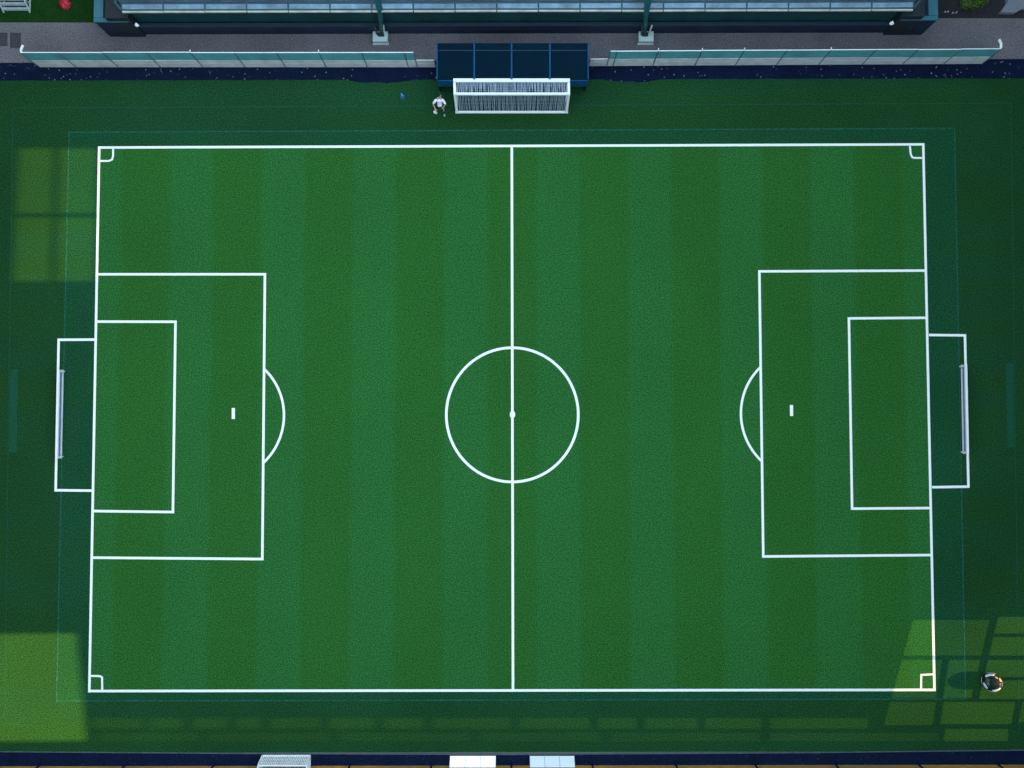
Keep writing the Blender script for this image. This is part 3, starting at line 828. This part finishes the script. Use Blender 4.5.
def bleacher():
    root = empty('bleacher', P(17.5, 11.0))
    tag(root, 'small grey slatted bleacher on the grass in the top left corner', 'bleacher')
    m = plain('weathered_grey_boards', (.27,.33,.36), .6, .2, 3)
    w0, w1 = -.80, .76
    for k in range(5):
        y = -.05+k*.20; z = .22+k*.24
        MB().box(w0, y, z, w1, y+.16, z+.05, .008).build('plank', m, root)
        MB().box(w0+.04, y+.02, z-.16, w1-.04, y+.05, z-.03).build('riser', M_ALU, root)
    for x in (w0-.05, w1+.05):
        f = MB(); f.bar((x,-.1,.0), (x,1.0,1.32), .08); f.bar((x,-.1,.045), (x,1.0,.045), .07); f.bar((x,1.0,0.09), (x,1.0,1.25), .07); f.bar((x,.45,.09), (x,.45,.62), .06)
        f.build('side_frame', M_ALU, root)
bleacher()

def flowers():
    root = empty('flower_clump', P(66.5, 5.0)); root.scale = (1.25,1.25,1.25)
    tag(root, 'round clump of crimson flowers on the grass verge left of the grandstand', 'flowers')
    rnd = random.Random(5)
    petals = MB(); leaves = MB()
    for i in range(420):
        d = Vector((rnd.gauss(0,1), rnd.gauss(0,1), abs(rnd.gauss(0,1)))).normalized()
        p = Vector((d.x*.27, d.y*.27, .06+d.z*.30))*(rnd.uniform(.8,1.05))
        r = rnd.uniform(.03,.055); u = d.cross(Vector((0,.3,1))).normalized(); v = d.cross(u)
        tw = rnd.uniform(0, 3); n = 5
        petals.bm.faces.new([petals.bm.verts.new(p+(u*math.cos(tw+k*2*math.pi/n)+v*math.sin(tw+k*2*math.pi/n))*r+d*rnd.uniform(-.01,.01)) for k in range(n)])
    for i in range(160):
        a = rnd.uniform(0, 6.28); rr = rnd.uniform(.1,.28); p = Vector((rr*math.cos(a), rr*math.sin(a), rnd.uniform(.02,.2)))
        leaves.bm.faces.new([leaves.bm.verts.new(p+Vector((rnd.uniform(-.06,.06), rnd.uniform(-.06,.06), rnd.uniform(-.02,.04)))) for _ in range(3)])
    M = Mat('crimson_petals'); col = M.ramp(M.noise(12, 2), [(.38, (.25,.004,.012)), (.62, (.72,.03,.07))])
    petals.build('petals', M.out(col, .5, 0, .4), root); leaves.build('leaves', plain('leaf_green', (.03,.09,.02), .7, .3, 10), root)
flowers()

def shrub():
    root = empty('shrub', P(972, 5))
    tag(root, 'leafy green shrub in the dark planting bed right of the grandstand', 'shrub')
    rnd = random.Random(11); lv = MB()
    for i in range(3600):
        cx, cy, cz, r = rnd.choice(((0,0,.45,.62), (-.5,-.05,.4,.5), (.45,.3,.4,.55), (0,.7,.5,.7), (-.45,.8,.45,.6), (.55,.95,.4,.5)))
        d = Vector((rnd.gauss(0,1), rnd.gauss(0,1), rnd.gauss(0,1))).normalized()*r*rnd.uniform(.55,1.05)
        p = Vector((cx,cy,cz))+Vector((d.x,d.y,max(-cz+.03,d.z*.8)))
        n = (d.normalized()+Vector((rnd.uniform(-.7,.7),rnd.uniform(-.7,.7),rnd.uniform(-.2,.8)))).normalized()
        u = n.cross(Vector((.3,.2,1))).normalized(); v = n.cross(u); s = rnd.uniform(.03,.065)
        lv.bm.faces.new([lv.bm.verts.new(p+u*s), lv.bm.verts.new(p+v*s*.55), lv.bm.verts.new(p-u*s), lv.bm.verts.new(p-v*s*.55)])
    M = Mat('shrub_leaves'); col = M.ramp(M.noise(2.4, 4), [(.35, (.02,.055,.008)), (.65, (.075,.14,.015))])
    lv.build('foliage', M.out(col, .6, 0, .3), root)
    st = MB()
    for a in range(7): st.tube([(0,0,0), (.35*math.cos(a*.9), .3+.35*math.sin(a*.9), .5)], [.03,.012], 6)
    st.build('stem', plain('bark', (.05,.035,.02), .9, .3, 10), root)
shrub()

def slab():
    root = empty('concrete_cover', P(1016, 4))
    tag(root, 'pale grey angular concrete cover in the top right corner', 'cover')
    pts = [P(1001,11.8,.3), P(1016,12.2,.3), P(1023,8,.3), P(1046,7,.3), P(1046,-30,.3), P(1009,-30,.3), P(1008,2,.3)]
    L = root.location
    b = MB().prism([(p.x-L.x, p.y-L.y) for p in pts], 0, .26)
    b.build('cover_top', plain('grey_concrete', (.18,.20,.23), .85, .15, 2, fine=.1), root)
slab()
def bits():
    rnd = random.Random(9); m = plain('white_plastic_label', (.55,.58,.66), .6, .1)
    proto = None
    for px, py in ((943.5,13.2),(946.6,13.0),(951.5,14.2),(955,13.6)):
        if proto is None:
            b = MB(); b.box(-.012,-.012,0,.012,.012,.14); b.box(-.045,-.02,.141,.045,.02,.22,.006)
            o = proto = b.build('plant_label', m)
        else: o = proto.copy(); COL.objects.link(o)
        o.location = P(px, py); o.rotation_euler.z = rnd.uniform(-.4,.4)
        tag(o, 'tiny white plant label stuck in the dark bed beside the grandstand', 'plant label', 'plant labels in the bed')
bits()
